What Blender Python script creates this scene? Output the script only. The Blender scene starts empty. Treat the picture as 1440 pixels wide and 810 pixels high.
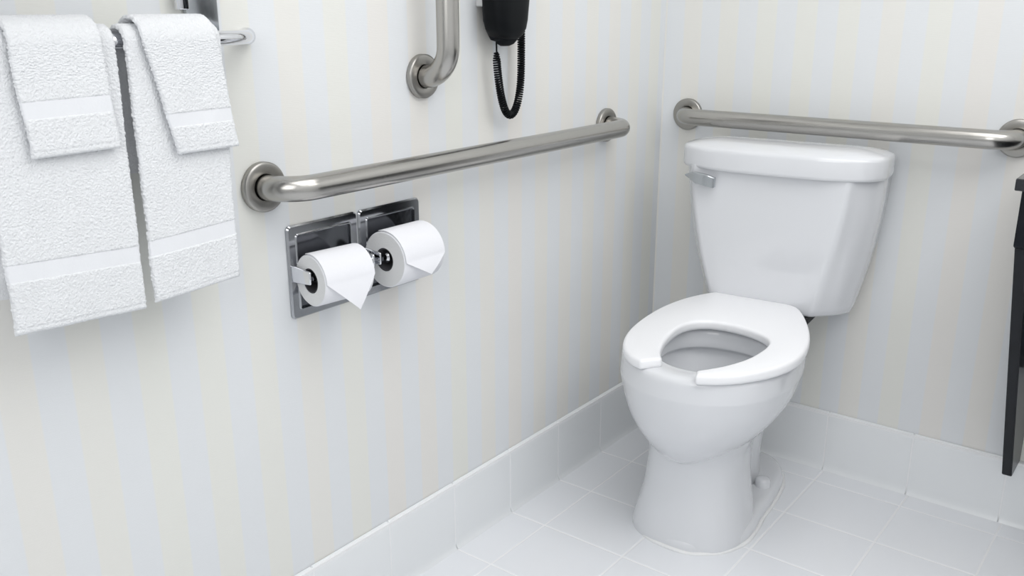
import bpy, bmesh, math, random
from mathutils import Vector, Matrix, noise

random.seed(4)
S = bpy.context.scene
COL = S.collection
PI = math.pi

# ------------------------------------------------------------------ camera
CAM = Vector((1.2075, -2.2148, 1.1535))
YAW, PITCH, ROLL = -0.65857, -0.29535, -0.00118
fw = Vector((math.sin(YAW) * math.cos(PITCH), math.cos(YAW) * math.cos(PITCH), math.sin(PITCH)))
rt = fw.cross(Vector((0, 0, 1))).normalized()
up = rt.cross(fw)
r2 = rt * math.cos(ROLL) + up * math.sin(ROLL)
u2 = -rt * math.sin(ROLL) + up * math.cos(ROLL)
cd = bpy.data.cameras.new('camera')
cd.sensor_width = 36
cd.lens = 1292.2 / 1440 * 36
cd.clip_start = 0.02
cam = bpy.data.objects.new('camera', cd)
COL.objects.link(cam)
M = Matrix((r2, u2, -fw)).transposed().to_4x4()
M.translation = CAM
cam.matrix_world = M
S.camera = cam

# ------------------------------------------------------------------ world, lights, exposure
w = bpy.data.worlds.new('world')
S.world = w
w.use_nodes = True
w.node_tree.nodes['Background'].inputs[0].default_value = (0.9, 0.95, 1, 1)
w.node_tree.nodes['Background'].inputs[1].default_value = 0.3


def area(name, loc, size, power, target, col=(1, 1, 1), size_y=None):
    l = bpy.data.lights.new(name, 'AREA')
    l.energy = power
    l.color = col
    l.size = size
    if size_y:
        l.shape = 'RECTANGLE'
        l.size_y = size_y
    o = bpy.data.objects.new(name, l)
    COL.objects.link(o)
    o.location = loc
    o.rotation_euler = (Vector(target) - Vector(loc)).to_track_quat('-Z', 'Y').to_euler()
    return o


area('ceiling_light', (1.2, -1.2, 2.36), 1.5, 15.5, (1.2, -1.2, 0), (1.0, 0.99, 0.975))
area('vanity_light', (1.75, -0.75, 1.95), 0.8, 2.0, (0.5, -0.8, 0.7), (1.0, 0.99, 0.97), 0.25)
area('fill_light', (1.15, -2.75, 1.75), 1.1, 8.5, (0.75, -0.2, 0.5), (1.0, 0.998, 0.99), 1.1)  # added fill near the camera, no fixture there; brightens fronts and back wall
S.view_settings.view_transform = 'Standard'
S.view_settings.look = 'None'
S.view_settings.gamma = 1
S.view_settings.use_curve_mapping = False
S.view_settings.exposure = 0.32


# ------------------------------------------------------------------ materials
def srgb(r, g, b):
    f = lambda c: (c / 255 / 12.92) if c / 255 <= 0.04045 else ((c / 255 + 0.055) / 1.055) ** 2.4
    return (f(r), f(g), f(b), 1)


def mat(name, col, rough=0.5, metal=0.0, coat=0.0, spec=0.5, bump=None, var=None):
    """bump = (noise scale vector, strength, distance); var = (scale, second colour)"""
    m = bpy.data.materials.new(name)
    m.use_nodes = True
    nt = m.node_tree
    b = nt.nodes['Principled BSDF']
    b.inputs['Base Color'].default_value = col
    b.inputs['Roughness'].default_value = rough
    b.inputs['Metallic'].default_value = metal
    b.inputs['Coat Weight'].default_value = coat
    b.inputs['Coat Roughness'].default_value = 0.05
    b.inputs['Specular IOR Level'].default_value = spec
    tc = nt.nodes.new('ShaderNodeTexCoord')
    if bump:
        mp = nt.nodes.new('ShaderNodeMapping')
        mp.inputs['Scale'].default_value = bump[0]
        n = nt.nodes.new('ShaderNodeTexNoise')
        n.inputs['Scale'].default_value = 1
        n.inputs['Detail'].default_value = 3
        bp = nt.nodes.new('ShaderNodeBump')
        bp.inputs['Strength'].default_value = bump[1]
        bp.inputs['Distance'].default_value = bump[2]
        nt.links.new(tc.outputs['Object'], mp.inputs[0])
        nt.links.new(mp.outputs[0], n.inputs['Vector'])
        nt.links.new(n.outputs[0], bp.inputs['Height'])
        nt.links.new(bp.outputs[0], b.inputs['Normal'])
    if var:
        n = nt.nodes.new('ShaderNodeTexNoise')
        n.inputs['Scale'].default_value = var[0]
        mx = nt.nodes.new('ShaderNodeMix')
        mx.data_type = 'RGBA'
        mx.inputs[6].default_value = col
        mx.inputs[7].default_value = var[1]
        nt.links.new(tc.outputs['Object'], n.inputs['Vector'])
        nt.links.new(n.outputs[0], mx.inputs[0])
        nt.links.new(mx.outputs[2], b.inputs['Base Color'])
    return m


def wallpaper(name, axis, phase, period=0.0985):
    m = bpy.data.materials.new(name)
    m.use_nodes = True
    nt = m.node_tree
    L = nt.links.new
    b = nt.nodes['Principled BSDF']
    b.inputs['Roughness'].default_value = 0.55
    b.inputs['Specular IOR Level'].default_value = 0.35
    tc = nt.nodes.new('ShaderNodeTexCoord')
    sx = nt.nodes.new('ShaderNodeSeparateXYZ')
    L(tc.outputs['Object'], sx.inputs[0])

    def mth(op, a, c=None, d=None):
        n = nt.nodes.new('ShaderNodeMath')
        n.operation = op
        for i, v in enumerate((a, c, d)):
            if v is None:
                continue
            if isinstance(v, (int, float)):
                n.inputs[i].default_value = v
            else:
                L(v, n.inputs[i])
        return n.outputs[0]
    t = mth('DIVIDE', mth('ADD', sx.outputs[axis], phase), period)
    fr = mth('FRACT', t)
    # smooth-edged stripe: cream where fr > .48
    e1 = nt.nodes.new('ShaderNodeMapRange')
    e1.inputs[1].default_value = 0.47
    e1.inputs[2].default_value = 0.50
    L(fr, e1.inputs[0])
    e2 = nt.nodes.new('ShaderNodeMapRange')
    e2.inputs[1].default_value = 0.97
    e2.inputs[2].default_value = 1.0
    L(fr, e2.inputs[0])
    st = mth('SUBTRACT', e1.outputs[0], e2.outputs[0])
    fl = mth('FLOOR', t)
    wn = nt.nodes.new('ShaderNodeTexWhiteNoise')
    wn.noise_dimensions = '1D'
    L(fl, wn.inputs['W'])
    creams = nt.nodes.new('ShaderNodeMix')
    creams.data_type = 'RGBA'
    creams.inputs[6].default_value = srgb(229, 230, 225)
    creams.inputs[7].default_value = srgb(230, 228, 225)
    L(wn.outputs[0], creams.inputs[0])
    mx = nt.nodes.new('ShaderNodeMix')
    mx.data_type = 'RGBA'
    mx.inputs[6].default_value = srgb(226, 229, 232)
    L(creams.outputs[2], mx.inputs[7])
    L(st, mx.inputs[0])
    L(mx.outputs[2], b.inputs['Base Color'])
    # woven relief: fine horizontal threads
    mp = nt.nodes.new('ShaderNodeMapping')
    sc = [60, 60, 700]
    mp.inputs['Scale'].default_value = sc
    n = nt.nodes.new('ShaderNodeTexNoise')
    n.inputs['Scale'].default_value = 1
    n.inputs['Detail'].default_value = 4
    bp = nt.nodes.new('ShaderNodeBump')
    bp.inputs['Strength'].default_value = 0.25
    bp.inputs['Distance'].default_value = 0.0008
    L(tc.outputs['Object'], mp.inputs[0])
    L(mp.outputs[0], n.inputs['Vector'])
    L(n.outputs[0], bp.inputs['Height'])
    L(bp.outputs[0], b.inputs['Normal'])
    return m


PORC = mat('white_porcelain', srgb(224, 226, 230), 0.12, coat=0.6)
SEATM = mat('white_seat_plastic', srgb(247, 248, 251), 0.3)
STEEL = mat('brushed_steel', srgb(178, 176, 172), 0.24, 1.0, bump=((40, 900, 900), 0.12, 0.0004))
STEELV = mat('brushed_steel_vertical', srgb(178, 176, 172), 0.24, 1.0, bump=((900, 900, 40), 0.12, 0.0004))
STEELX = mat('brushed_steel_across', srgb(160, 157, 152), 0.24, 1.0, bump=((900, 40, 900), 0.12, 0.0004))
FLANGE = mat('flange_steel', srgb(165, 163, 159), 0.34, 1.0, bump=((500, 500, 500), 0.08, 0.0003))
CHROME = mat('polished_chrome', srgb(225, 226, 230), 0.06, 1.0)
CHROMEF = mat('chrome_frame', srgb(172, 174, 178), 0.1, 1.0)
SATIN = mat('satin_chrome', srgb(188, 192, 196), 0.22, 1.0)
CHROMED = mat('chrome_dark_reflection', srgb(104, 106, 111), 0.14, 1.0, bump=((14, 14, 14), 0.3, 0.003))  # chrome with dark reflections put into its base colour
DARKHOLE = mat('dark_gap', srgb(18, 19, 22), 0.7)
TERRY = mat('white_terry', srgb(232, 234, 237), 0.95, spec=0.1, bump=((420, 420, 420), 0.9, 0.002))
WEAVE = mat('white_woven_band', srgb(229, 231, 235), 0.8, spec=0.2, bump=((900, 300, 300), 0.4, 0.0006))
PAPER = mat('white_tissue', srgb(234, 235, 240), 0.9, spec=0.1, bump=((260, 260, 260), 0.15, 0.0005))
PAPEREND = mat('tissue_roll_end', srgb(226, 227, 228), 0.95, spec=0.1, bump=((300, 300, 300), 0.5, 0.001))
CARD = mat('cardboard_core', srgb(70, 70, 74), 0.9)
BLACKP = mat('black_plastic', srgb(6, 9, 13), 0.5, spec=0.15)
BLACKP2 = mat('black_soft_plastic', srgb(11, 14, 19), 0.6, spec=0.15)
WHITEP = mat('white_plastic', srgb(225, 226, 226), 0.4)
LACQ = mat('black_lacquered_wood', srgb(12, 16, 23), 0.4, coat=0.45, spec=0.05)
STONE = mat('dark_grey_stone', srgb(24, 27, 32), 0.2, var=(160, srgb(44, 46, 50)))
TILE = mat('pale_grey_glazed_tile', srgb(234, 237, 242), 0.2, coat=0.2, var=(5, srgb(237, 239, 243)))
BTILE = mat('pale_base_tile', srgb(234, 237, 240), 0.25, coat=0.2, var=(6, srgb(236, 239, 241)))
GROUT = mat('pale_grout', srgb(240, 241, 243), 0.9)
CAULK = mat('white_caulk', srgb(238, 239, 240), 0.5, bump=((80, 80, 80), 0.4, 0.002))
WATER = mat('water', srgb(186, 192, 195), 0.03, spec=0.8)
PLAINW = mat('plain_white_paint', srgb(236, 237, 238), 0.6)
CEILM = mat('ceiling_paint', srgb(242, 242, 242), 0.8)


# ------------------------------------------------------------------ helpers
def obj(name, bm, m, parent=None, smooth=False, angle=None):
    me = bpy.data.meshes.new(name)
    bmesh.ops.recalc_face_normals(bm, faces=bm.faces)
    bm.to_mesh(me)
    bm.free()
    o = bpy.data.objects.new(name, me)
    COL.objects.link(o)
    me.materials.append(m)
    if parent:
        o.parent = parent
    if smooth:
        for p in me.polygons:
            p.use_smooth = True
        if angle:
            me.set_sharp_from_angle(angle=math.radians(angle))
    return o


def thing(name, label, cat, loc=(0, 0, 0), rotz=0, group=None):
    o = bpy.data.objects.new(name, None)
    COL.objects.link(o)
    o.location = loc
    o.rotation_euler = (0, 0, rotz)
    o['label'] = label
    o['category'] = cat
    if group:
        o['group'] = group
    return o


def struct(name, bm, m, parent=None):
    o = obj(name, bm, m, parent)
    if not parent:
        o['kind'] = 'structure'
    return o


def box(bm, lo, hi, bev=0.0, seg=2):
    lo, hi = Vector(lo), Vector(hi)
    r = bmesh.ops.create_cube(bm, size=1)
    for v in r['verts']:
        v.co = Vector([(lo[i] + hi[i]) / 2 + v.co[i] * (hi[i] - lo[i]) for i in range(3)])
    if bev:
        es = set(e for v in r['verts'] for e in v.link_edges)
        bmesh.ops.bevel(bm, geom=list(es), offset=bev, segments=seg, profile=0.5, affect='EDGES')
    return bm


def boxbm(lo, hi, bev=0.0, seg=2):
    return box(bmesh.new(), lo, hi, bev, seg)


def loft(bm, rings, cap0=True, cap1=True, closed=True):
    vs = [[bm.verts.new(p) for p in r] for r in rings]
    n = len(vs[0])
    for a, b in zip(vs, vs[1:]):
        for i in range(n if closed else n - 1):
            j = (i + 1) % n
            bm.faces.new((a[i], a[j], b[j], b[i]))
    if cap0:
        bm.faces.new(vs[0][::-1])
    if cap1:
        bm.faces.new(vs[-1])
    return vs


def tube(bm, path, rad, n=24, cap=True):
    path = [Vector(p) for p in path]
    T = []
    for i in range(len(path)):
        a = path[max(i - 1, 0)]
        b = path[min(i + 1, len(path) - 1)]
        T.append((b - a).normalized())
    ref = Vector((0, 0, 1))
    if abs(T[0].dot(ref)) > 0.9:
        ref = Vector((1, 0, 0))
    nrm = (ref - T[0] * ref.dot(T[0])).normalized()
    rings = []
    for i, (p, t) in enumerate(zip(path, T)):
        nrm = (nrm - t * nrm.dot(t)).normalized()
        bn = t.cross(nrm)
        r = rad[i] if isinstance(rad, (list, tuple)) else rad
        rings.append([p + (nrm * math.cos(2 * PI * k / n) + bn * math.sin(2 * PI * k / n)) * r for k in range(n)])
    loft(bm, rings, cap, cap)
    return bm


def lathe(bm, c, axis, prof, n=48, closed=False):
    """prof: list of (radius, along)"""
    axis = Vector(axis).normalized()
    ref = Vector((0, 0, 1)) if abs(axis.z) < 0.9 else Vector((1, 0, 0))
    a = (ref - axis * ref.dot(axis)).normalized()
    b = axis.cross(a)
    c = Vector(c)
    rings = [[c + axis * h + (a * math.cos(2 * PI * k / n) + b * math.sin(2 * PI * k / n)) * max(r, 1e-5) for k in range(n)] for r, h in prof]
    if closed:
        rings.append(rings[0])
        vs = [[bm.verts.new(p) for p in r] for r in rings[:-1]]
        vs.append(vs[0])
        for x, y in zip(vs, vs[1:]):
            for i in range(n):
                j = (i + 1) % n
                bm.faces.new((x[i], x[j], y[j], y[i]))
    else:
        loft(bm, rings)
    return bm


def catmull(pts, per=8, closed=False):
    P = [Vector(p) for p in pts]
    n = len(P)
    out = []
    rng = range(n) if closed else range(n - 1)
    for i in rng:
        if closed:
            p0, p1, p2, p3 = P[(i - 1) % n], P[i], P[(i + 1) % n], P[(i + 2) % n]
        else:
            p1, p2 = P[i], P[i + 1]
            p0 = P[i - 1] if i > 0 else p1 * 2 - p2
            p3 = P[i + 2] if i + 2 < n else p2 * 2 - p1
        for k in range(per):
            t = k / per
            out.append(0.5 * ((2 * p1) + (-p0 + p2) * t + (2 * p0 - 5 * p1 + 4 * p2 - p3) * t * t + (-p0 + 3 * p1 - 3 * p2 + p3) * t ** 3))
    if not closed:
        out.append(P[-1])
    return out


# ------------------------------------------------------------------ room shell
RX, RY, RZ = 1.95, -3.3, 2.4
WL = wallpaper('striped_wallpaper_left', 1, 1.3065)
WB = wallpaper('striped_wallpaper_back', 0, -0.499)
T = 0.08
struct('wall_left', boxbm((-T, RY - T, 0), (0, T, RZ)), WL)
struct('wall_back', boxbm((0, 0, 0), (RX + T, T, RZ)), WB)
struct('wall_right', boxbm((RX, RY - T, 0), (RX + T, 0, RZ)), PLAINW)
struct('wall_rear', boxbm((0, RY - T, 0), (RX, RY, RZ)), PLAINW)
struct('ceiling', boxbm((-T, RY - T, RZ), (RX + T, T, RZ + T)), CEILM)

# floor: grout bed with single tiles let into it
floor = struct('floor', boxbm((-T, RY - T, -0.08), (RX + T, T, -0.0006)), GROUT)
GX = [0.0085, 0.110] + [0.110 + 0.2105 * k for k in range(1, 9)] + [RX - 0.001]
GY = [-0.0085, -0.0785] + [-0.0785 - 0.1985 * k for k in range(1, 17)] + [RY + 0.001]
gap = 0.0018
tile_me = {}


def tile_mesh(dx, dy):
    k = (round(dx, 4), round(dy, 4))
    if k not in tile_me:
        bm = boxbm((-dx / 2, -dy / 2, -0.006), (dx / 2, dy / 2, 0), 0.0016, 2)
        me = bpy.data.meshes.new('tile')
        bm.to_mesh(me)
        bm.free()
        me.materials.append(TILE)
        tile_me[k] = me
    return tile_me[k]


for i in range(len(GX) - 1):
    for j in range(len(GY) - 1):
        x0, x1, y1, y0 = GX[i] + gap, GX[i + 1] - gap, GY[j] - gap, GY[j + 1] + gap
        if x1 - x0 < 0.02 or y1 - y0 < 0.02:
            continue
        o = bpy.data.objects.new('tile', tile_mesh(x1 - x0, y1 - y0))
        COL.objects.link(o)
        o.parent = floor
        o.location = ((x0 + x1) / 2, (y0 + y1) / 2, random.uniform(-0.0002, 0.0002))

# tiled baseboards: bullnose top, small cove at the foot
BH = 0.161


def base_profile():
    # (out from wall, height)
    p = [(0.001, 0.0), (0.0165, 0.0), (0.0130, 0.004), (0.0105, 0.011), (0.0095, 0.022)]
    p += [(0.0095, BH - 0.014)]
    for k in range(1, 6):
        a = PI / 2 * k / 5
        p.append((0.0015 + 0.008 * math.cos(a), BH - 0.014 + 0.014 * math.sin(a)))
    p.append((0.001, BH))
    return p


def base_tile(name, a, b, side, parent):
    bm = bmesh.new()
    rings = []
    bev = 0.0012
    for t, ins in ((a, bev), (a + bev, 0), (b - bev, 0), (b, bev)):
        r = []
        for (o_, h) in base_profile():
            oo = max(o_ - ins, 0.0008)
            r.append(Vector((oo, t, h - (ins if h > 0.1 else 0))) if side == 'left' else Vector((t, -oo, h - (ins if h > 0.1 else 0))))
        rings.append(r)
    loft(bm, rings)
    return obj(name, bm, BTILE, parent, True, 35)


bl = struct('baseboard_left', boxbm((0, RY, 0), (0.0090, 0, BH - 0.003)), GROUT)
joints = [0.0, -0.0785] + [-0.0785 - 0.1985 * k for k in range(1, 17)]
for a, b in zip(joints, joints[1:]):
    base_tile('tile', b + 0.001, a - 0.001, 'left', bl)
bb = struct('baseboard_back', boxbm((0.0090, -0.0090, 0), (RX, 0, BH - 0.003)), GROUT)
joints = [0.0165, 0.110] + [0.110 + 0.2085 * k for k in range(1, 9)]
for a, b in zip(joints, joints[1:]):
    base_tile('tile', a + 0.001, b - 0.001, 'back', bb)


# ------------------------------------------------------------------ grab bars
def flange(bm, c, n, R=0.0405, h=0.012, hole=0.0218):
    lathe(bm, c, n, [(hole, 0.0003), (R - 0.001, 0.0003), (R, 0.0015), (R, h - 0.003), (R - 0.0012, h - 0.001), (R - 0.004, h),
                     (hole + 0.002, h), (hole, h - 0.001)], 64, closed=True)
    return bm


def grab_bar(label, p0, p1, n, off, rad, m, bend=0.055):
    t = thing('grab_bar', label, 'grab bar', p0)
    n = Vector(n)
    p0, p1 = Vector(p0), Vector(p1)
    O = p0.copy()
    d = (p1 - p0).normalized()
    path = []
    q0 = p0 + n * (off - bend)
    path.append(p0 + n * 0.0005)
    path.append(q0)
    for k in range(1, 13):
        a = PI / 2 * k / 12
        path.append(q0 + n * bend * math.sin(a) + d * bend * (1 - math.cos(a)))
    e = p1 + n * (off - bend)
    k0 = path[-1]
    k1 = p1 + n * off - d * bend
    for k in range(1, 20):
        path.append(k0.lerp(k1, k / 20))
    for k in range(0, 13):
        a = PI / 2 * k / 12
        path.append(e - d * bend * (1 - math.sin(a)) + n * bend * math.cos(a))
    path.append(p1 + n * 0.0005)
    path = [p - O for p in path]
    obj('rail', tube(bmesh.new(), path, rad, 40), m, t, True)
    for p in (p0, p1):
        obj('flange', flange(bmesh.new(), p - O, n), FLANGE, t, True, 40)
        obj('flange_gap', lathe(bmesh.new(), p - O, n, [(0.0, 0.0004), (0.0245, 0.0004), (0.0245, 0.006), (0.0, 0.006)], 32), DARKHOLE, t)
    return t


grab_bar('long horizontal brushed steel grab bar on striped wall above toilet paper rolls',
         (0, -1.309, 0.881), (0, -0.284, 0.881), (1, 0, 0), 0.070, 0.0205, STEEL, 0.050)
grab_bar('brushed steel grab bar across the wall right above the toilet tank',
         (0.081, 0, 0.888), (0.858, 0, 0.888), (0, -1, 0), 0.062, 0.0205, STEEL, 0.050)
grab_bar('vertical brushed steel grab bar with curved foot, left of the black phone',
         (0, -0.931, 1.033), (0, -0.931, 1.65), (1, 0, 0), 0.069, 0.0205, STEELV, 0.055)

# ------------------------------------------------------------------ toilet
TO = thing('toilet', 'white porcelain toilet with open-front seat standing in the corner', 'toilet', (0.386, -0.201, 0), math.radians(5))
# local frame: x = u, y = -v (v runs forward)


def sgnpow(c, e):
    return math.copysign(abs(c) ** e, c)


def egg(z, cu, vf, vb, hw, vm=None, ef=2.0, eb=2.0, n=72, shear=0.0):
    vm = (vf + vb) / 2 if vm is None else vm
    r = []
    for k in range(n):
        a = 2 * PI * k / n
        c, s = math.cos(a), math.sin(a)
        e = ef if c >= 0 else eb
        v = vm + (vf - vm if c >= 0 else vm - vb) * sgnpow(c, 2 / e)
        u = cu + hw * sgnpow(s, 2 / e)
        r.append(Vector((u, -v, z)))
    return r


def interp_sections(secs, n=5):
    """smoothly subdivide section parameter rows"""
    out = []
    P = [list(s) for s in secs]
    m = len(P)
    for i in range(m - 1):
        p1, p2 = P[i], P[i + 1]
        p0 = P[i - 1] if i else [2 * a - b for a, b in zip(p1, p2)]
        p3 = P[i + 2] if i + 2 < m else [2 * b - a for a, b in zip(p1, p2)]
        for k in range(n):
            t = k / n
            out.append([0.5 * (2 * b + (-a + c) * t + (2 * a - 5 * b + 4 * c - d) * t * t + (-a + 3 * b - 3 * c + d) * t ** 3) for a, b, c, d in zip(p0, p1, p2, p3)])
    out.append(P[-1])
    return out


# bowl: outer shell up to the rim, over the rim, down the inside
bm = bmesh.new()
#        z     cu     vf    vb     hw    vm    ef   eb
outer = [(0.205, -0.027, 0.365, 0.18, 0.052, 0.26, 2, 2),
         (0.23, -0.025, 0.402, 0.12, 0.089, 0.26, 2, 2),
         (0.265, -0.017, 0.438, 0.085, 0.124, 0.26, 2, 2),
         (0.31, -0.011, 0.468, 0.06, 0.153, 0.27, 2.05, 2.1),
         (0.355, -0.005, 0.484, 0.04, 0.173, 0.27, 2.1, 2.2),
         (0.4, -0.003, 0.493, 0.03, 0.184, 0.27, 2.15, 2.3),
         (0.415, -0.002, 0.494, 0.028, 0.1855, 0.27, 2.15, 2.3),
         (0.445, -0.001, 0.492, 0.025, 0.1845, 0.27, 2.15, 2.3)]
rows = interp_sections(outer, 5)
rings = [egg(*r) for r in rows]
rings += [egg(0.452, -0.001, 0.489, 0.028, 0.1815, 0.27, 2.15, 2.3), egg(0.4555, -0.001, 0.482, 0.035, 0.175, 0.27, 2.1, 2.3),
          egg(0.4565, 0.0, 0.470, 0.046, 0.164, 0.27, 2.1, 2.3)]
rings += [egg(0.4565, 0.006, 0.440, 0.165, 0.122, 0.28, 2.1, 2.2), egg(0.454, 0.006, 0.434, 0.171, 0.117, 0.28, 2.1, 2.2),
          egg(0.445, 0.006, 0.430, 0.175, 0.114, 0.28, 2.1, 2.2), egg(0.418, 0.006, 0.428, 0.178, 0.112, 0.28, 2.1, 2.2),
          egg(0.412, 0.006, 0.431, 0.175, 0.115, 0.28, 2.1, 2.2), egg(0.409, 0.006, 0.440, 0.163, 0.122, 0.28, 2.1, 2.2),
          egg(0.400, 0.006, 0.441, 0.160, 0.123, 0.28, 2.1, 2.2)]
rings += [egg(z, 0.004, vf, vb, hw, 0.27) for z, vf, vb, hw in
          ((0.38, 0.436, 0.163, 0.119), (0.35, 0.42, 0.168, 0.108), (0.32, 0.398, 0.174, 0.094), (0.29, 0.37, 0.18, 0.078),
           (0.26, 0.34, 0.186, 0.06), (0.24, 0.31, 0.195, 0.042), (0.225, 0.29, 0.21, 0.028))]
loft(bm, rings)
bowl = obj('bowl', bm, PORC, TO, True, 60)
obj('water', lathe(bmesh.new(), (0.004, -0.262, 0.282), (0, 0, 1), [(0.0, 0), (0.066, 0), (0.066, 0.001), (0, 0.001)], 48), WATER, TO)

# front pedestal
bm = bmesh.new()
ped = [(0, -0.032, 0.378, 0.1, 0.132, 0.26, 2.3, 3),
       (0.018, -0.032, 0.377, 0.1, 0.131, 0.26, 2.3, 3),
       (0.06, -0.03, 0.371, 0.105, 0.122, 0.26, 2.3, 3),
       (0.11, -0.028, 0.366, 0.11, 0.113, 0.26, 2.2, 3),
       (0.16, -0.027, 0.364, 0.115, 0.108, 0.26, 2.2, 3),
       (0.21, -0.025, 0.365, 0.115, 0.108, 0.26, 2.1, 3),
       (0.25, -0.021, 0.38, 0.11, 0.116, 0.26, 2, 2.6),
       (0.258, -0.02, 0.384, 0.11, 0.114, 0.26, 2, 2.4)]
loft(bm, [egg(*r) for r in interp_sections(ped, 5)])
obj('pedestal', bm, PORC, TO, True, 50)
# rear trapway column
bm = bmesh.new()
trap = [(0.000, -0.012, 0.20, -0.08, 0.060, 0.06, 2.4, 2.4),
        (0.05, -0.012, 0.20, -0.075, 0.058, 0.06, 2.4, 2.4),
        (0.12, -0.012, 0.20, -0.055, 0.062, 0.06, 2.3, 2.3),
        (0.20, -0.007, 0.20, -0.05, 0.070, 0.06, 2.2, 2.2),
        (0.27, -0.005, 0.16, -0.06, 0.085, 0.06, 2.2, 2.2),
        (0.33, 0.0, 0.145, -0.10, 0.100, 0.05, 2.3, 2.6),
        (0.40, 0.0, 0.145, -0.14, 0.115, 0.04, 2.4, 3.0),
        (0.438, 0.0, 0.145, -0.155, 0.118, 0.03, 2.6, 3.4)]
loft(bm, [egg(*r) for r in interp_sections(trap, 4)])
obj('trapway', bm, PORC, TO, True, 50)


# foot flange that spreads behind the pedestal
def foot_ring(z, ins):
    half = [(0.0, 0.380), (0.050, 0.366), (0.095, 0.327), (0.120, 0.270), (0.124, 0.215), (0.120, 0.150), (0.120, 0.075), (0.116, 0.0),
            (0.108, -0.050), (0.085, -0.102), (0.045, -0.138), (0.0, -0.148)]
    pts = [Vector((u - 0.017, -v, z)) for u, v in half] + [Vector((-u - 0.038, -v, z)) for u, v in half[-2:0:-1]]
    out = catmull(pts, 6, True)
    c = Vector((-0.026, -0.12, z))
    if ins:
        res = []
        for i, p in enumerate(out):
            t = (out[(i + 1) % len(out)] - out[i - 1]).normalized()
            nrm = Vector((-t.y, t.x, 0))
            if nrm.dot(c - p) < 0:
                nrm = -nrm
            res.append(p + nrm * ins)
        out = res
    return out


bm = bmesh.new()
loft(bm, [foot_ring(0.0, 0), foot_ring(0.012, 0.0), foot_ring(0.020, 0.002), foot_ring(0.026, 0.006), foot_ring(0.030, 0.013), foot_ring(0.031, 0.022)])
obj('foot_flange', bm, PORC, TO, True, 60)
# caulk bead round the foot
out = foot_ring(0.001, -0.001)
path = [p + Vector((0, 0, noise.noise(p * 30) * 0.0012)) for p in out]
bm = bmesh.new()
rings = []
N = len(path)
for i, p in enumerate(path):
    t = (path[(i + 1) % N] - path[i - 1]).normalized()
    nn = Vector((t.y, -t.x, 0))
    rr = 0.0052 + 0.0014 * noise.noise(p * 22)
    rings.append([p + nn * rr * 1.1 * math.cos(2 * PI * k / 8) + Vector((0, 0, rr * math.sin(2 * PI * k / 8))) for k in range(8)])
rings.append(rings[0])
loft(bm, rings, False, False)
bmesh.ops.remove_doubles(bm, verts=bm.verts, dist=1e-6)
obj('caulk', bm, CAULK, TO, True)
# bolt caps each side of the trapway
for u in (0.068, -0.118):
    obj('bolt_cap', lathe(bmesh.new(), (u, -0.045, 0.0305), (0, 0, 1),
                          [(0.0, 0), (0.019, 0), (0.0185, 0.014), (0.016, 0.019), (0.010, 0.022), (0.0, 0.023)], 32), PORC, TO, True, 45)


# seat: open-front ring, rounded-rectangle cross-section swept from prong to prong
def seat_half(pts):
    return catmull([Vector((u, v, 0)) for u, v in pts], 8)


OL = [(-.02, .0), (-.07, .0), (-.106, .000), (-.113, .004), (-.130, .028), (-.149, .064), (-.165, .108), (-.178, .165), (-.184, .225), (-.184, .290), (-.177, .350), (-.162, .402), (-.142, .440), (-.115, .468), (-.088, .482)]
IL = [(-.012, .195), (-.030, .197), (-.042, .199), (-.052, .204), (-.066, .213), (-.079, .228), (-.088, .248), (-.092, .272), (-.092, .300), (-.090, .328), (-.086, .355), (-.080, .382), (-.073, .406), (-.064, .427), (-.053, .446)]
OR = [(-.02, 0), (.03, .001), (.070, .002), (.096, .016), (.120, .054), (.143, .103), (.163, .155), (.178, .210), (.185, .265), (.183, .320), (.168, .370), (.142, .415), (.108, .455), (.075, .480), (.045, .495)]
IR = [(-.012, .195), (.012, .197), (.035, .202), (.058, .210), (.080, .222), (.098, .240), (.108, .262), (.110, .290), (.107, .320), (.101, .350), (.092, .378), (.080, .404), (.065, .430), (.050, .450), (.036, .468)]
OL, IL, OR, IR = seat_half(OL), seat_half(IL), seat_half(OR), seat_half(IR)
pairs = list(zip(OL, IL))[:0:-1] + list(zip(OR, IR))
ZS = 0.468
TH = 0.022


def seatpt(q, z):
    return Vector((q.x + 0.009, -q.y, ZS + z - 0.03 * q.y))


bm = bmesh.new()
rings = []
NP = len(pairs)


def section(o, i, shrink=0.0):
    w_ = (i - o).length
    d = (i - o) / w_
    r = 0.0075
    pts = []
    t0, t1 = TH * shrink * 0.5, TH * (1 - shrink * 0.5)
    # outer edge bottom -> top
    prof = [(0.003, 0.0), (0.0008, 0.003), (0.0, 0.007), (0.0, TH - r)]
    for k in range(1, 5):
        a = PI / 2 * k / 4
        prof.append((r - r * math.cos(a), TH - r + r * math.sin(a)))
    prof.append((w_ * 0.5, TH + 0.0008))
    for k in range(4, 0, -1):
        a = PI / 2 * k / 4
        prof.append((w_ - 0.009 + 0.009 * math.cos(a), TH - r + r * math.sin(a)))
    prof += [(w_, TH - r), (w_, 0.007), (w_ - 0.001, 0.003), (w_ - 0.004, 0.0)]
    return [(o + d * a, min(max(z, t0), t1)) for a, z in prof]


for k, (o, i) in enumerate(pairs):
    rings.append([seatpt(p, z) for p, z in section(o, i)])
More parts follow.
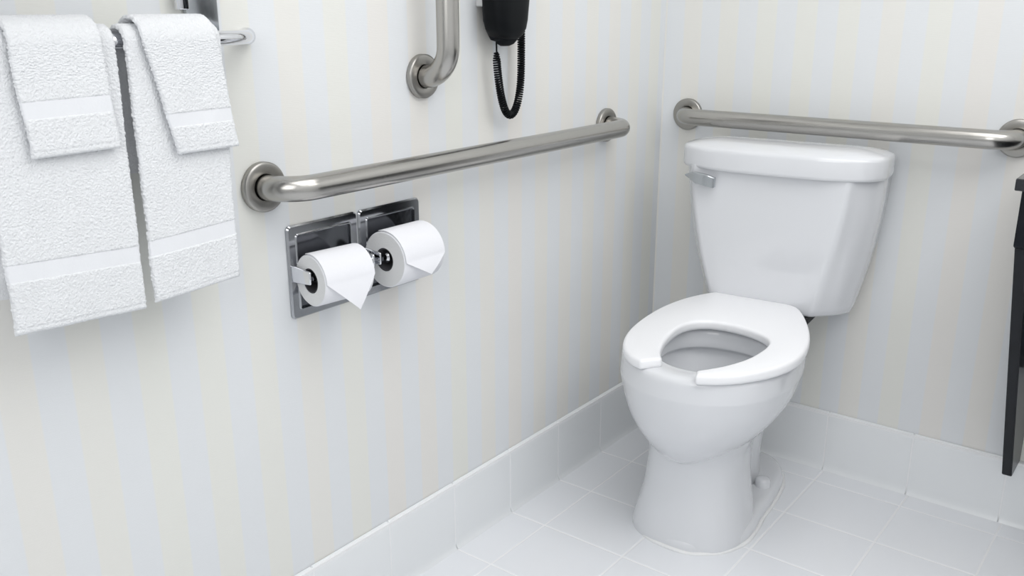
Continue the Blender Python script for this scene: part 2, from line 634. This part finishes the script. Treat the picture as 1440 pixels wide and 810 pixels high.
# rounded prong ends
for end in (0, -1):
    o, i = pairs[end]
    o1, i1 = pairs[1 if end == 0 else -2]
    fwd = ((o - o1).normalized() + (i - i1).normalized()).normalized()
    ext = []
    for a in (0.35, 0.7, 1.0):
        sh = 1 - math.cos(a * PI / 2)
        push = 0.006 * math.sin(a * PI / 2)
        oo = o.lerp(i, 0.16 * sh) + fwd * push
        ii = i.lerp(o, 0.16 * sh) + fwd * push
        ext.append([seatpt(p, z) for p, z in section(oo, ii, sh * 0.7)])
    if end == 0:
        rings = ext[::-1] + rings
    else:
        rings = rings + ext
loft(bm, rings)
obj('seat', bm, SEATM, TO, True, 60)
for (u, v) in ((-0.125, 0.33), (0.142, 0.33), (-0.13, 0.14), (0.135, 0.14)):
    obj('seat_bumper', lathe(bmesh.new(), (u, -v, 0.4562), (0, 0, 1), [(0, 0), (0.009, 0), (0.009, 0.005), (0, 0.005)], 20), SEATM, TO)
for u in (-0.09, 0.055):
    obj('hinge', boxbm((u, -0.012, 0.452), (u + 0.035, 0.018, 0.470), 0.005, 3), SEATM, TO, True, 40)
obj('tank_gasket', boxbm((-0.12, 0.00, 0.440), (0.125, 0.13, 0.462), 0.006, 2), DARKHOLE, TO)


# tank
def tank_ring(z, hw, a, vf, cu):
    """flat front between two rounded corners, slanted side facets, flat back"""
    vb = -0.168
    vs = vf - 0.078

    def side(hw_, a_):
        p = [Vector((a_ - 0.012, vf, 0)), Vector((a_, vf, 0)), Vector((hw_, vs, 0))]
        q = p[1].lerp(p[2], 0.22)
        out = []
        for k in range(6):
            t = k / 5
            c = p[0].lerp(p[1], t).lerp(p[1].lerp(q, t), t)
            out.append((c.x, c.y))
        for k in range(1, 8):
            t = 0.22 + 0.78 * k / 7
            c = p[1].lerp(p[2], t)
            bulge = 0.0045 * math.sin((t - 0.22) / 0.78 * PI)
            out.append((c.x + bulge, c.y + bulge * 0.4))
        return out + [(hw_, vs - 0.03), (hw_ - 0.004, vb + 0.012), (hw_ - 0.016, vb)]
    right = side(hw, a)
    left = [(-u, v) for u, v in side(hw + 0.007, hw - 0.026)]
    x0, x1 = left[0][0], right[0][0]
    mid = [(x0 + (x1 - x0) * k / 8, vf) for k in range(1, 8)]
    pts = left[::-1] + mid + right
    b0, b1 = right[-1][0], left[-1][0]
    pts += [(b0 + (b1 - b0) * k / 8, vb) for k in range(1, 8)]
    return [Vector((u + cu, -v, z)) for u, v in pts]


bm = bmesh.new()
rows = []
zt = [(0.461, 0.158, 0.096, -0.014), (0.464, 0.165, 0.101, -0.006), (0.470, 0.170, 0.104, -0.001), (0.485, 0.175, 0.109, 0.002),
      (0.53, 0.186, 0.118, 0.006), (0.58, 0.198, 0.129, 0.010), (0.64, 0.209, 0.143, 0.014), (0.70, 0.2175, 0.155, 0.017), (0.75, 0.222, 0.164, 0.0195), (0.80, 0.225, 0.172, 0.021)]
loft(bm, [tank_ring(z, hw, a, vf, 0.025 + 0.006 * (1 - (z - 0.46) / 0.34)) for z, hw, a, vf in zt])
obj('tank', bm, PORC, TO, True, 50)
# lid
bm = bmesh.new()


def lid_ring(z, ins, flat=1.0):
    n = 96
    r = []
    for k in range(n):
        a = 2 * PI * k / n
        c, s = math.cos(a), math.sin(a)
        hl, fd = 0.2365 - ins, 0.107 - ins
        e = 2.9 if s >= 0 else 6.0
        u = hl * sgnpow(c, 2 / (3.1 if s >= 0 else 5.0))
        v = fd * sgnpow(s, 2 / (2.7 if s >= 0 else 5.0))
        r.append(Vector((u + 0.0190, -(v * flat - 0.066), z)))
    return r


loft(bm, [lid_ring(0.793, 0.006), lid_ring(0.792, 0.003), lid_ring(0.795, 0.0005), lid_ring(0.800, 0), lid_ring(0.833, 0.0), lid_ring(0.838, 0.001),
          lid_ring(0.8415, 0.004), lid_ring(0.8440, 0.009), lid_ring(0.8475, 0.020), lid_ring(0.851, 0.035), lid_ring(0.854, 0.055), lid_ring(0.856, 0.075), lid_ring(0.8565, 0.095)])
obj('tank_lid', bm, PORC, TO, True, 60)
# flush lever
bm = bmesh.new()
prof = [(-0.208, 0.030, 0.764, 0.765), (-0.196, 0.034, 0.757, 0.770), (-0.184, 0.040, 0.751, 0.7735), (-0.176, 0.044, 0.748, 0.774), (-0.150, 0.045, 0.744, 0.771), (-0.134, 0.044, 0.741, 0.766), (-0.131, 0.041, 0.742, 0.765)]
rings = []
for u, v, z0, z1 in prof:
    d = 0.010
    u += 0.024
    z0 += 0.011
    z1 += 0.011
    rings.append([Vector((u, -v, z0)), Vector((u, -v, z1 - 0.002)), Vector((u, -v + 0.002, z1)), Vector((u, -v + d, z1)), Vector((u, -v + d, z0))])
loft(bm, rings)
lv = obj('flush_lever', bm, SATIN, TO, True, 30)
obj('pivot', lathe(bmesh.new(), (-0.134, -0.008, 0.768), (0, -1, 0), [(0, 0), (0.011, 0), (0.011, 0.028), (0, 0.028)], 24), CHROME, lv, True, 40)


# ------------------------------------------------------------------ toilet paper holders and rolls
def rrect(y0, y1, z0, z1, r, x, n=5):
    pts = []
    for cy, cz, a0 in ((y1 - r, z1 - r, 0), (y0 + r, z1 - r, PI / 2), (y0 + r, z0 + r, PI), (y1 - r, z0 + r, 1.5 * PI)):
        for k in range(n + 1):
            a = a0 + PI / 2 * k / n
            pts.append(Vector((x, cy + r * math.cos(a), cz + r * math.sin(a))))
    return pts


def paper_holder(label, y0):
    W, z0, z1 = 0.157, 0.0, 0.163
    t = thing('toilet_paper_holder', label, 'paper holder', (0, y0, 0.645), 0, 'chrome toilet paper holders')
    bm = bmesh.new()
    R = [rrect(0, W, z0, z1, 0.008, 0.0004), rrect(0, W, z0, z1, 0.008, 0.003), rrect(0.0025, W - 0.0025, z0 + 0.0025, z1 - 0.0025, 0.0065, 0.006),
         rrect(0.015, W - 0.015, z0 + 0.015, z1 - 0.015, 0.006, 0.0060), rrect(0.0165, W - 0.0165, z0 + 0.0165, z1 - 0.0165, 0.005, 0.0078),
         rrect(0.0185, W - 0.0185, z0 + 0.0185, z1 - 0.0185, 0.004, 0.0074), rrect(0.020, W - 0.020, z0 + 0.020, z1 - 0.020, 0.003, 0.003), rrect(0.020, W - 0.020, z0 + 0.020, z1 - 0.020, 0.003, 0.0004)]
    R.append(R[0])
    loft(bm, R, False, False)
    bmesh.ops.remove_doubles(bm, verts=bm.verts, dist=1e-6)
    obj('frame', bm, CHROMEF, t, True, 30)
    # back panel with a faint round boss
    bm = bmesh.new()
    n = 20
    a, b = 0.0195, W - 0.0195
    g = [[None] * (n + 1) for _ in range(n + 1)]
    for i in range(n + 1):
        for j in range(n + 1):
            y = a + (b - a) * i / n
            z = a + (z1 - 2 * a) * j / n
            g[i][j] = bm.verts.new((0.0032, y, z))
    for i in range(n):
        for j in range(n):
            bm.faces.new((g[i][j], g[i + 1][j], g[i + 1][j + 1], g[i][j + 1]))
    obj('back_panel', bm, CHROMED, t, True)
    for yy in (0.0055, W - 0.0075):
        bm = bmesh.new()
        box(bm, (0.004, yy - 0.0030, 0.066), (0.053, yy + 0.0030, 0.096), 0.003, 3)
        for v in bm.verts:       # arm narrows outward
            f = (v.co.x - 0.004) / 0.049
            v.co.z = 0.081 + (v.co.z - 0.081) * (1 - 0.25 * f)
        obj('arm', bm, CHROME, t, True, 35)
    obj('spindle', tube(bmesh.new(), [(0.047, y, 0.080) for y in (0.009, 0.018, 0.021, W - 0.023, W - 0.020, W - 0.010)],
                        [0.007, 0.007, 0.011, 0.011, 0.007, 0.007], 24), CHROME, t, True, 40)
    return t


paper_holder('left square chrome recessed toilet paper holder under the grab bar', -1.2705)
paper_holder('right square chrome recessed toilet paper holder, nearer the room corner', -1.109)


def paper_roll(label, y0, L, R, xc, zc, tipy, hang, rot=0.0):
    t = thing('toilet_paper_roll', label, 'toilet paper', (xc, y0, zc), rot, 'toilet paper rolls on the holders')
    rc = 0.0205
    bm = bmesh.new()
    lathe(bm, (0, 0, 0), (0, 1, 0), [(R - 0.002, 0.0), (R, 0.002), (R, L - 0.002), (R - 0.002, L), (rc + 0.001, L), (rc + 0.001, 0.0)], 72, closed=True)
    o = obj('roll', bm, PAPER, t, True, 45)
    o.data.materials.append(PAPEREND)
    for p in o.data.polygons:
        if abs(p.normal.y) > 0.9:
            p.material_index = 1
    obj('core', lathe(bmesh.new(), (0, 0.0005, 0), (0, 1, 0), [(rc - 0.0012, 0), (rc + 0.0008, 0), (rc + 0.0008, L - 0.001), (rc - 0.0012, L - 0.001)], 40, closed=True), CARD, t, True, 45)
    # loose end folded to a point
    bm = bmesh.new()
    rows = []
    ns = 26
    r = R + 0.0014
    a0, a1 = math.radians(105), math.radians(2)
    th = 0.0010
    tot = r * (a0 - a1)
    for s in range(ns + 1):
        f = s / ns
        a = a0 + (a1 - a0) * f
        rows.append((Vector((r * math.cos(a), 0, r * math.sin(a))), Vector((math.cos(a), 0, math.sin(a))), 0.001, L - 0.001))
    p = rows[-1][0]
    nh = 16
    for s in range(1, nh + 1):
        f = s / nh
        q = p + Vector((0.007 * math.sin(f * PI * 0.5), 0, -hang * f))
        lo = 0.001 + (tipy - 0.001) * f
        hi = (L - 0.001) + (tipy - (L - 0.001)) * f
        if hi - lo < 0.002:
            lo, hi = tipy - 0.001, tipy + 0.001
        rows.append((q, Vector((1, 0, 0.05)).normalized(), lo, hi))
    rings = []
    m = 12
    for q, nn, lo, hi in rows:
        ring = [q + nn * th + Vector((0, lo + (hi - lo) * k / m, 0)) for k in range(m + 1)]
        ring += [q - nn * th * 0.2 + Vector((0, hi - (hi - lo) * k / m, 0)) for k in range(m + 1)]
        rings.append(ring)
    loft(bm, rings)
    obj('folded_sheet', bm, PAPER, t, True, 50)
    return t


paper_roll('smaller left toilet paper roll with folded pointed sheet, on the left holder', -1.2618, 0.100, 0.0440, 0.0465, 0.7205, 0.060, 0.053, math.radians(-6))
paper_roll('fuller right toilet paper roll with folded pointed sheet, on the right holder', -1.101, 0.103, 0.0510, 0.0580, 0.7245, 0.057, 0.031)

# ------------------------------------------------------------------ wall phone
PH = thing('wall_phone', 'black wall phone handset with coiled cord hanging from it', 'phone', (0, -0.712, 1.2))
obj('wall_plate', boxbm((0.0004, -0.060, -0.043), (0.022, 0.03, 0.21), 0.004, 3), WHITEP, PH, True, 35)
bm = bmesh.new()


def ph_ring(z, y0, y1, x0, x1, n=40):
    cy, cx_ = (y0 + y1) / 2, (x0 + x1) / 2
    r = []
    for k in range(n):
        a = 2 * PI * k / n
        r.append(Vector((cx_ + (x1 - x0) / 2 * sgnpow(math.cos(a), 2 / 3.2), cy + (y1 - y0) / 2 * sgnpow(math.sin(a), 2 / 3.2), z)))
    return r


loft(bm, [ph_ring(-0.106, -0.026, -0.004, 0.030, 0.052), ph_ring(-0.104, -0.040, 0.010, 0.024, 0.060), ph_ring(-0.098, -0.054, 0.020, 0.020, 0.066),
          ph_ring(-0.085, -0.066, 0.030, 0.018, 0.070), ph_ring(-0.068, -0.072, 0.034, 0.017, 0.072), ph_ring(-0.03, -0.074, 0.040, 0.016, 0.072),
          ph_ring(0.05, -0.074, 0.048, 0.016, 0.066), ph_ring(0.2, -0.080, 0.05, 0.016, 0.070), ph_ring(0.23, -0.07, 0.04, 0.02, 0.06)])
obj('handset', bm, BLACKP, PH, True, 50)
bm = bmesh.new()
loft(bm, [ph_ring(-0.109, -0.036, -0.008, 0.026, 0.045), ph_ring(-0.106, -0.046, 0.008, 0.020, 0.052), ph_ring(-0.09, -0.05, 0.026, 0.010, 0.054),
          ph_ring(-0.07, -0.055, 0.046, 0.004, 0.056), ph_ring(-0.04, -0.058, 0.052, 0.003, 0.056), ph_ring(0.19, -0.058, 0.052, 0.003, 0.056)])
obj('cradle', bm, BLACKP2, PH, True, 50)
bm = bmesh.new()
loft(bm, [ph_ring(-0.118, -0.026, -0.006, 0.034, 0.046), ph_ring(-0.114, -0.034, 0.004, 0.030, 0.052), ph_ring(-0.104, -0.044, 0.014, 0.026, 0.058), ph_ring(-0.085, -0.05, 0.02, 0.024, 0.060)])
obj('cord_socket', bm, BLACKP2, PH, True, 50)
# straight lead then coil
cx_ = 0.034
lead = [(cx_, -0.036, -0.098), (cx_, -0.0355, -0.118), (cx_, -0.0352, -0.135)]
obj('cord_lead', tube(bmesh.new(), lead, 0.0017, 10), BLACKP, PH, True)
pth = catmull([(cx_, -0.036, -0.130), (cx_, -0.0345, -0.150), (cx_, -0.030, -0.180), (cx_, -0.022, -0.215), (cx_, -0.010, -0.243), (cx_, 0.004, -0.2555), (cx_, 0.018, -0.2535),
               (cx_, 0.031, -0.238), (cx_, 0.040, -0.212), (cx_, 0.0445, -0.180), (cx_, 0.0455, -0.140), (cx_, 0.0455, -0.100), (cx_, 0.045, -0.060)], 40)
bm = bmesh.new()
# arc-length resample into a helix
ln = [0.0]
for a, b in zip(pth, pth[1:]):
    ln.append(ln[-1] + (b - a).length)
tot = ln[-1]
turns = int(tot / 0.0046)
steps = turns * 14
hel = []
idx = 0
for s in range(steps + 1):
    d = tot * s / steps
    while idx < len(ln) - 2 and ln[idx + 1] < d:
        idx += 1
    f = (d - ln[idx]) / max(ln[idx + 1] - ln[idx], 1e-9)
    p = pth[idx].lerp(pth[idx + 1], f)
    tg = (pth[idx + 1] - pth[idx]).normalized()
    n1 = Vector((1, 0, 0))
    n2 = tg.cross(n1)
    a = 2 * PI * turns * s / steps
    rr = 0.0066 * min(1, 0.55 + d * 30)
    hel.append(p + (n1 * math.cos(a) + n2 * math.sin(a)) * rr)
tube(bm, hel, 0.0019, 6)
obj('coiled_cord', bm, BLACKP, PH, True)


# ------------------------------------------------------------------ towel rack
BX, BZ = 0.078, 1.114
TR = thing('towel_rack', 'chrome wall towel rack bar with curved end holding the white towels', 'towel rack', (0, -1.39, BZ))
oy = 1.39
path = [(0.001, -1.318 + oy, 0), (0.010, -1.322 + oy, 0), (0.026, -1.333 + oy, 0), (0.045, -1.352 + oy, 0), (0.062, -1.378 + oy, 0), (0.073, -1.41 + oy, 0), (0.078, -1.445 + oy, 0)]
path = catmull(path, 5) + [Vector((0.078, y + oy, 0)) for y in (-1.5, -1.6, -1.7, -1.85, -2.0)]
rad = []
for i, p in enumerate(path):
    rad.append(0.0105 if p.x > 0.02 else 0.0125)
obj('bar', tube(bmesh.new(), path, rad, 24), CHROME, TR, True, 60)
bm = bmesh.new()
obj('wall_plate', boxbm((0.0004, -1.421 + oy, 0.008), (0.010, -1.368 + oy, 0.36), 0.002, 2), SATIN, TR, True, 35)
obj('side_arm', boxbm((0.008, -1.412 + oy, 0.215), (0.24, -1.402 + oy, 0.245), 0.002, 2), CHROME, TR, True, 35)
obj('support_post', boxbm((0.010, -1.440 + oy, 0.038), (0.022, -1.4225 + oy, 0.245), 0.002, 2), CHROME, TR, True, 35)
for k in range(5):
    x = 0.03 + 0.048 * k
    obj('shelf_rod', tube(bmesh.new(), [(x, -1.405 + oy, 0.23), (x, -2.05 + oy, 0.23)], 0.006, 16), CHROME, TR, True, 40)
# folded bath towels lie on that shelf just above the frame
for k in range(2):
    tw = obj('folded_towel', boxbm((0.02, -2.02, BZ + 0.237 + 0.062 * k), (0.25, -1.60, BZ + 0.297 + 0.062 * k), 0.024, 4), TERRY, None, True, 40)
    tw['label'] = ['lower folded white towel on the rack shelf above the hanging towels', 'upper folded white towel on the rack shelf above the hanging towels'][k]
    tw['category'] = 'towel'
    tw['group'] = 'folded towels on the rack shelf'


# ------------------------------------------------------------------ hanging towels
def towel(label, r, th, yt, yb, zb, back_len, band, seed, twist=0.0, lean=0.0):
    """yt/yb: (left, right) y at the fold and at the bottom; zb: bottom height at left/right; band: (d0, d1) above hem"""
    name = 'towel'
    t = thing(name, label, 'towel', (BX, (yb[0] + yb[1]) / 2, BZ), 0, 'white terry towels hanging on the rack bar')
    cy = (yb[0] + yb[1]) / 2
    sv = Vector((seed * 7.3, seed * 3.1, seed))
    d0, d1 = band
    NF = max(90, int((yb[1] - yb[0]) / 0.0011))
    NB = 12

    # rows: (kind, parameter)
    rows = []
    n = 16
    for k in range(n):
        rows.append(('b', k / n))
    n = 56
    for k in range(n):
        rows.append(('a', PI - PI * k / n))
    zone = 0.105 if d1 > 0.08 else 0.085
    n = 210
    for k in range(n):
        rows.append(('f', k / n))
    dd = []
    d = zone
    while d > 0.0001:
        dd.append(d)
        d -= 0.0013
    dd.append(0.0)
    for d in dd:
        rows.append(('d', d))

    def centre(kind, p, f):
        """position of the sheet's middle at across-fraction f, plus normal and hem distance"""
        zbot = zb[0] + (zb[1] - zb[0]) * f - BZ
        if kind == 'b':
            return Vector((-r, 0, -back_len * (1 - p))), Vector((-1, 0, 0)), 9, 0
        if kind == 'a':
            return Vector((r * math.cos(p), 0, r * math.sin(p))), Vector((math.cos(p), 0, math.sin(p))), 9, 0.0
        if kind == 'f':
            z = 0 + (zbot + zone) * p
        else:
            z = zbot + p
        g = (-z) / max(-zbot, 0.01)
        hem = p if kind == 'd' else 9
        return Vector((r + lean * g, 0, z)), Vector((1, 0, 0)), hem, g
    rings = []
    info = []
    for kind, p in rows:
        ring = []
        hemmin = p if kind == 'd' else 9
        inband = kind == 'd' and d0 <= p <= d1
        for side in (0, 1):
            N = NF if side == 0 else NB
            for k in range(N + (1 if side == 0 else -1)):
                f = k / N if side == 0 else 1 - (k + 1) / N
                c, nn, hem, g = centre(kind, p, f)
                y0 = yt[0] + (yb[0] - yt[0]) * g - cy
                y1 = yt[1] + (yb[1] - yt[1]) * g - cy
                # rounded long edges
                e = min(f, 1 - f) * (y1 - y0)
                rr = th * 0.5
                half = rr * math.sqrt(max(0.0, 1 - (max(0, rr - e) / rr) ** 2))
                if kind == 'd' and hem < rr:      # rounded hem
                    half *= math.sqrt(max(0.03, 1 - ((rr - hem) / rr) ** 2))
                y = y0 + (y1 - y0) * f
                q = c + Vector((0, y, 0))
                wob = noise.noise(Vector((q.y * 9, q.z * 6, q.x * 4)) + sv) * 0.0035 * g + noise.noise(Vector((q.y * 30, q.z * 14, 0)) + sv) * 0.0012 * min(1, g * 3)
                q = q + Vector((wob, 0, 0))
                if side == 0:
                    fine = noise.noise(q * 480 + sv) * 0.0009 + noise.noise(q * 900 + sv) * 0.0006
                    if kind == 'd' and d0 <= p <= d1:
                        q = q + nn * (half * 0.80) + nn * noise.noise(Vector((q.y * 60, q.z * 20, 1)) + sv) * 0.0006
                    elif kind == 'd' and p < 0.009:
                        q = q + nn * (half * 0.85) + nn * noise.noise(Vector((q.y * 230, 0, 1)) + sv) * 0.0011
                    else:
                        q = q + nn * (half + fine)
                    if min(f, 1 - f) < 0.03:
                        sg = -1 if f < 0.5 else 1
                        q = q + Vector((0, sg * (abs(noise.noise(q * 260 + sv)) * 0.0022 + noise.noise(Vector((q.z * 12, seed, sg))) * 0.0025), 0))
                else:
                    q = q - nn * half
                ring.append(q)
        rings.append(ring)
        info.append('band' if inband else 'pile')
    n = len(rings[0])
    # split rows into upper pile / woven band / lower pile
    groups = []
    cur = None
    for i in range(len(rings) - 1):
        kk = 'band' if info[i] == 'band' and info[i + 1] == 'band' else 'pile'
        if cur is None or cur[0] != kk:
            cur = [kk, i, i + 1]
            groups.append(cur)
        else:
            cur[2] = i + 1
    names = {0: ('terry_cloth', TERRY), 1: ('woven_band', WEAVE), 2: ('hem', TERRY)}
    for gi, (kk, i0, i1) in enumerate(groups):
        bm = bmesh.new()
        loft(bm, rings[i0:i1 + 1], gi == 0, gi == len(groups) - 1)
        nm, m = names[min(gi, 2)]
        obj(nm, bm, m, t, True, 80)
    return t


towel('large white bath towel hanging at far left under the smaller towel', 0.0165, 0.0105, (-1.755, -1.584), (-1.758, -1.587), (0.777, 0.768), 0.30, (0.066, 0.088), 1, lean=0.004)
towel('small white hand towel draped over the far left bath towel', 0.0285, 0.009, (-1.718, -1.607), (-1.711, -1.602), (0.985, 0.987), 0.16, (0.045, 0.066), 2, lean=0.003)
towel('large white bath towel hanging nearest the rack end, partly covered', 0.0165, 0.0105, (-1.571, -1.430), (-1.572, -1.435), (0.772, 0.778), 0.17, (0.064, 0.086), 3, lean=0.004)
towel('small white washcloth draped over the right bath towel, beside the bar end', 0.0285, 0.009, (-1.553, -1.444), (-1.520, -1.424), (0.968, 0.969), 0.13, (0.036, 0.054), 4, lean=0.003)

# ------------------------------------------------------------------ black vanity at the right edge
V = thing('vanity', 'black vanity with slanted side panel at the right edge of the photo', 'vanity', (0.93, -0.2, 0))
ox, oyv = 0.93, 0.2
obj('countertop', boxbm((0.006, -0.455 + oyv, 0.853), (1.0, 0.0 + oyv - 0.001, 0.874), 0.002, 2), STONE, V, False)


def side_panel(x0, x1):
    pts = [(-0.440, 0.852), (-0.440, 0.752), (-0.420, 0.744), (-0.100, 0.162), (-0.004, 0.162), (-0.004, 0.852)]
    bm = bmesh.new()
    a = [bm.verts.new((x0, y + oyv, z)) for y, z in pts]
    b = [bm.verts.new((x1, y + oyv, z)) for y, z in pts]
    bm.faces.new(a)
    bm.faces.new(b[::-1])
    for i in range(len(pts)):
        j = (i + 1) % len(pts)
        bm.faces.new((a[i], b[i], b[j], a[j]))
    bmesh.ops.recalc_face_normals(bm, faces=bm.faces)
    bmesh.ops.bevel(bm, geom=list(bm.edges), offset=0.0015, segments=2, affect='EDGES')
    return bm


obj('side_panel', side_panel(0.016, 0.036), LACQ, V)
obj('side_panel', side_panel(0.965, 0.993), LACQ, V)
obj('apron', boxbm((0.0365, -0.440 + oyv, 0.752), (0.9645, -0.418 + oyv, 0.852), 0.0015, 2), LACQ, V)
bm = bmesh.new()
pts = [(-0.395, 0.752), (-0.380, 0.752), (-0.105, 0.44), (-0.105, 0.425), (-0.120, 0.425)]
loft(bm, [[Vector((x, y + oyv, z)) for y, z in pts] for x in (0.0365, 0.9645)])
obj('pipe_cover_panel', bm, LACQ, V)
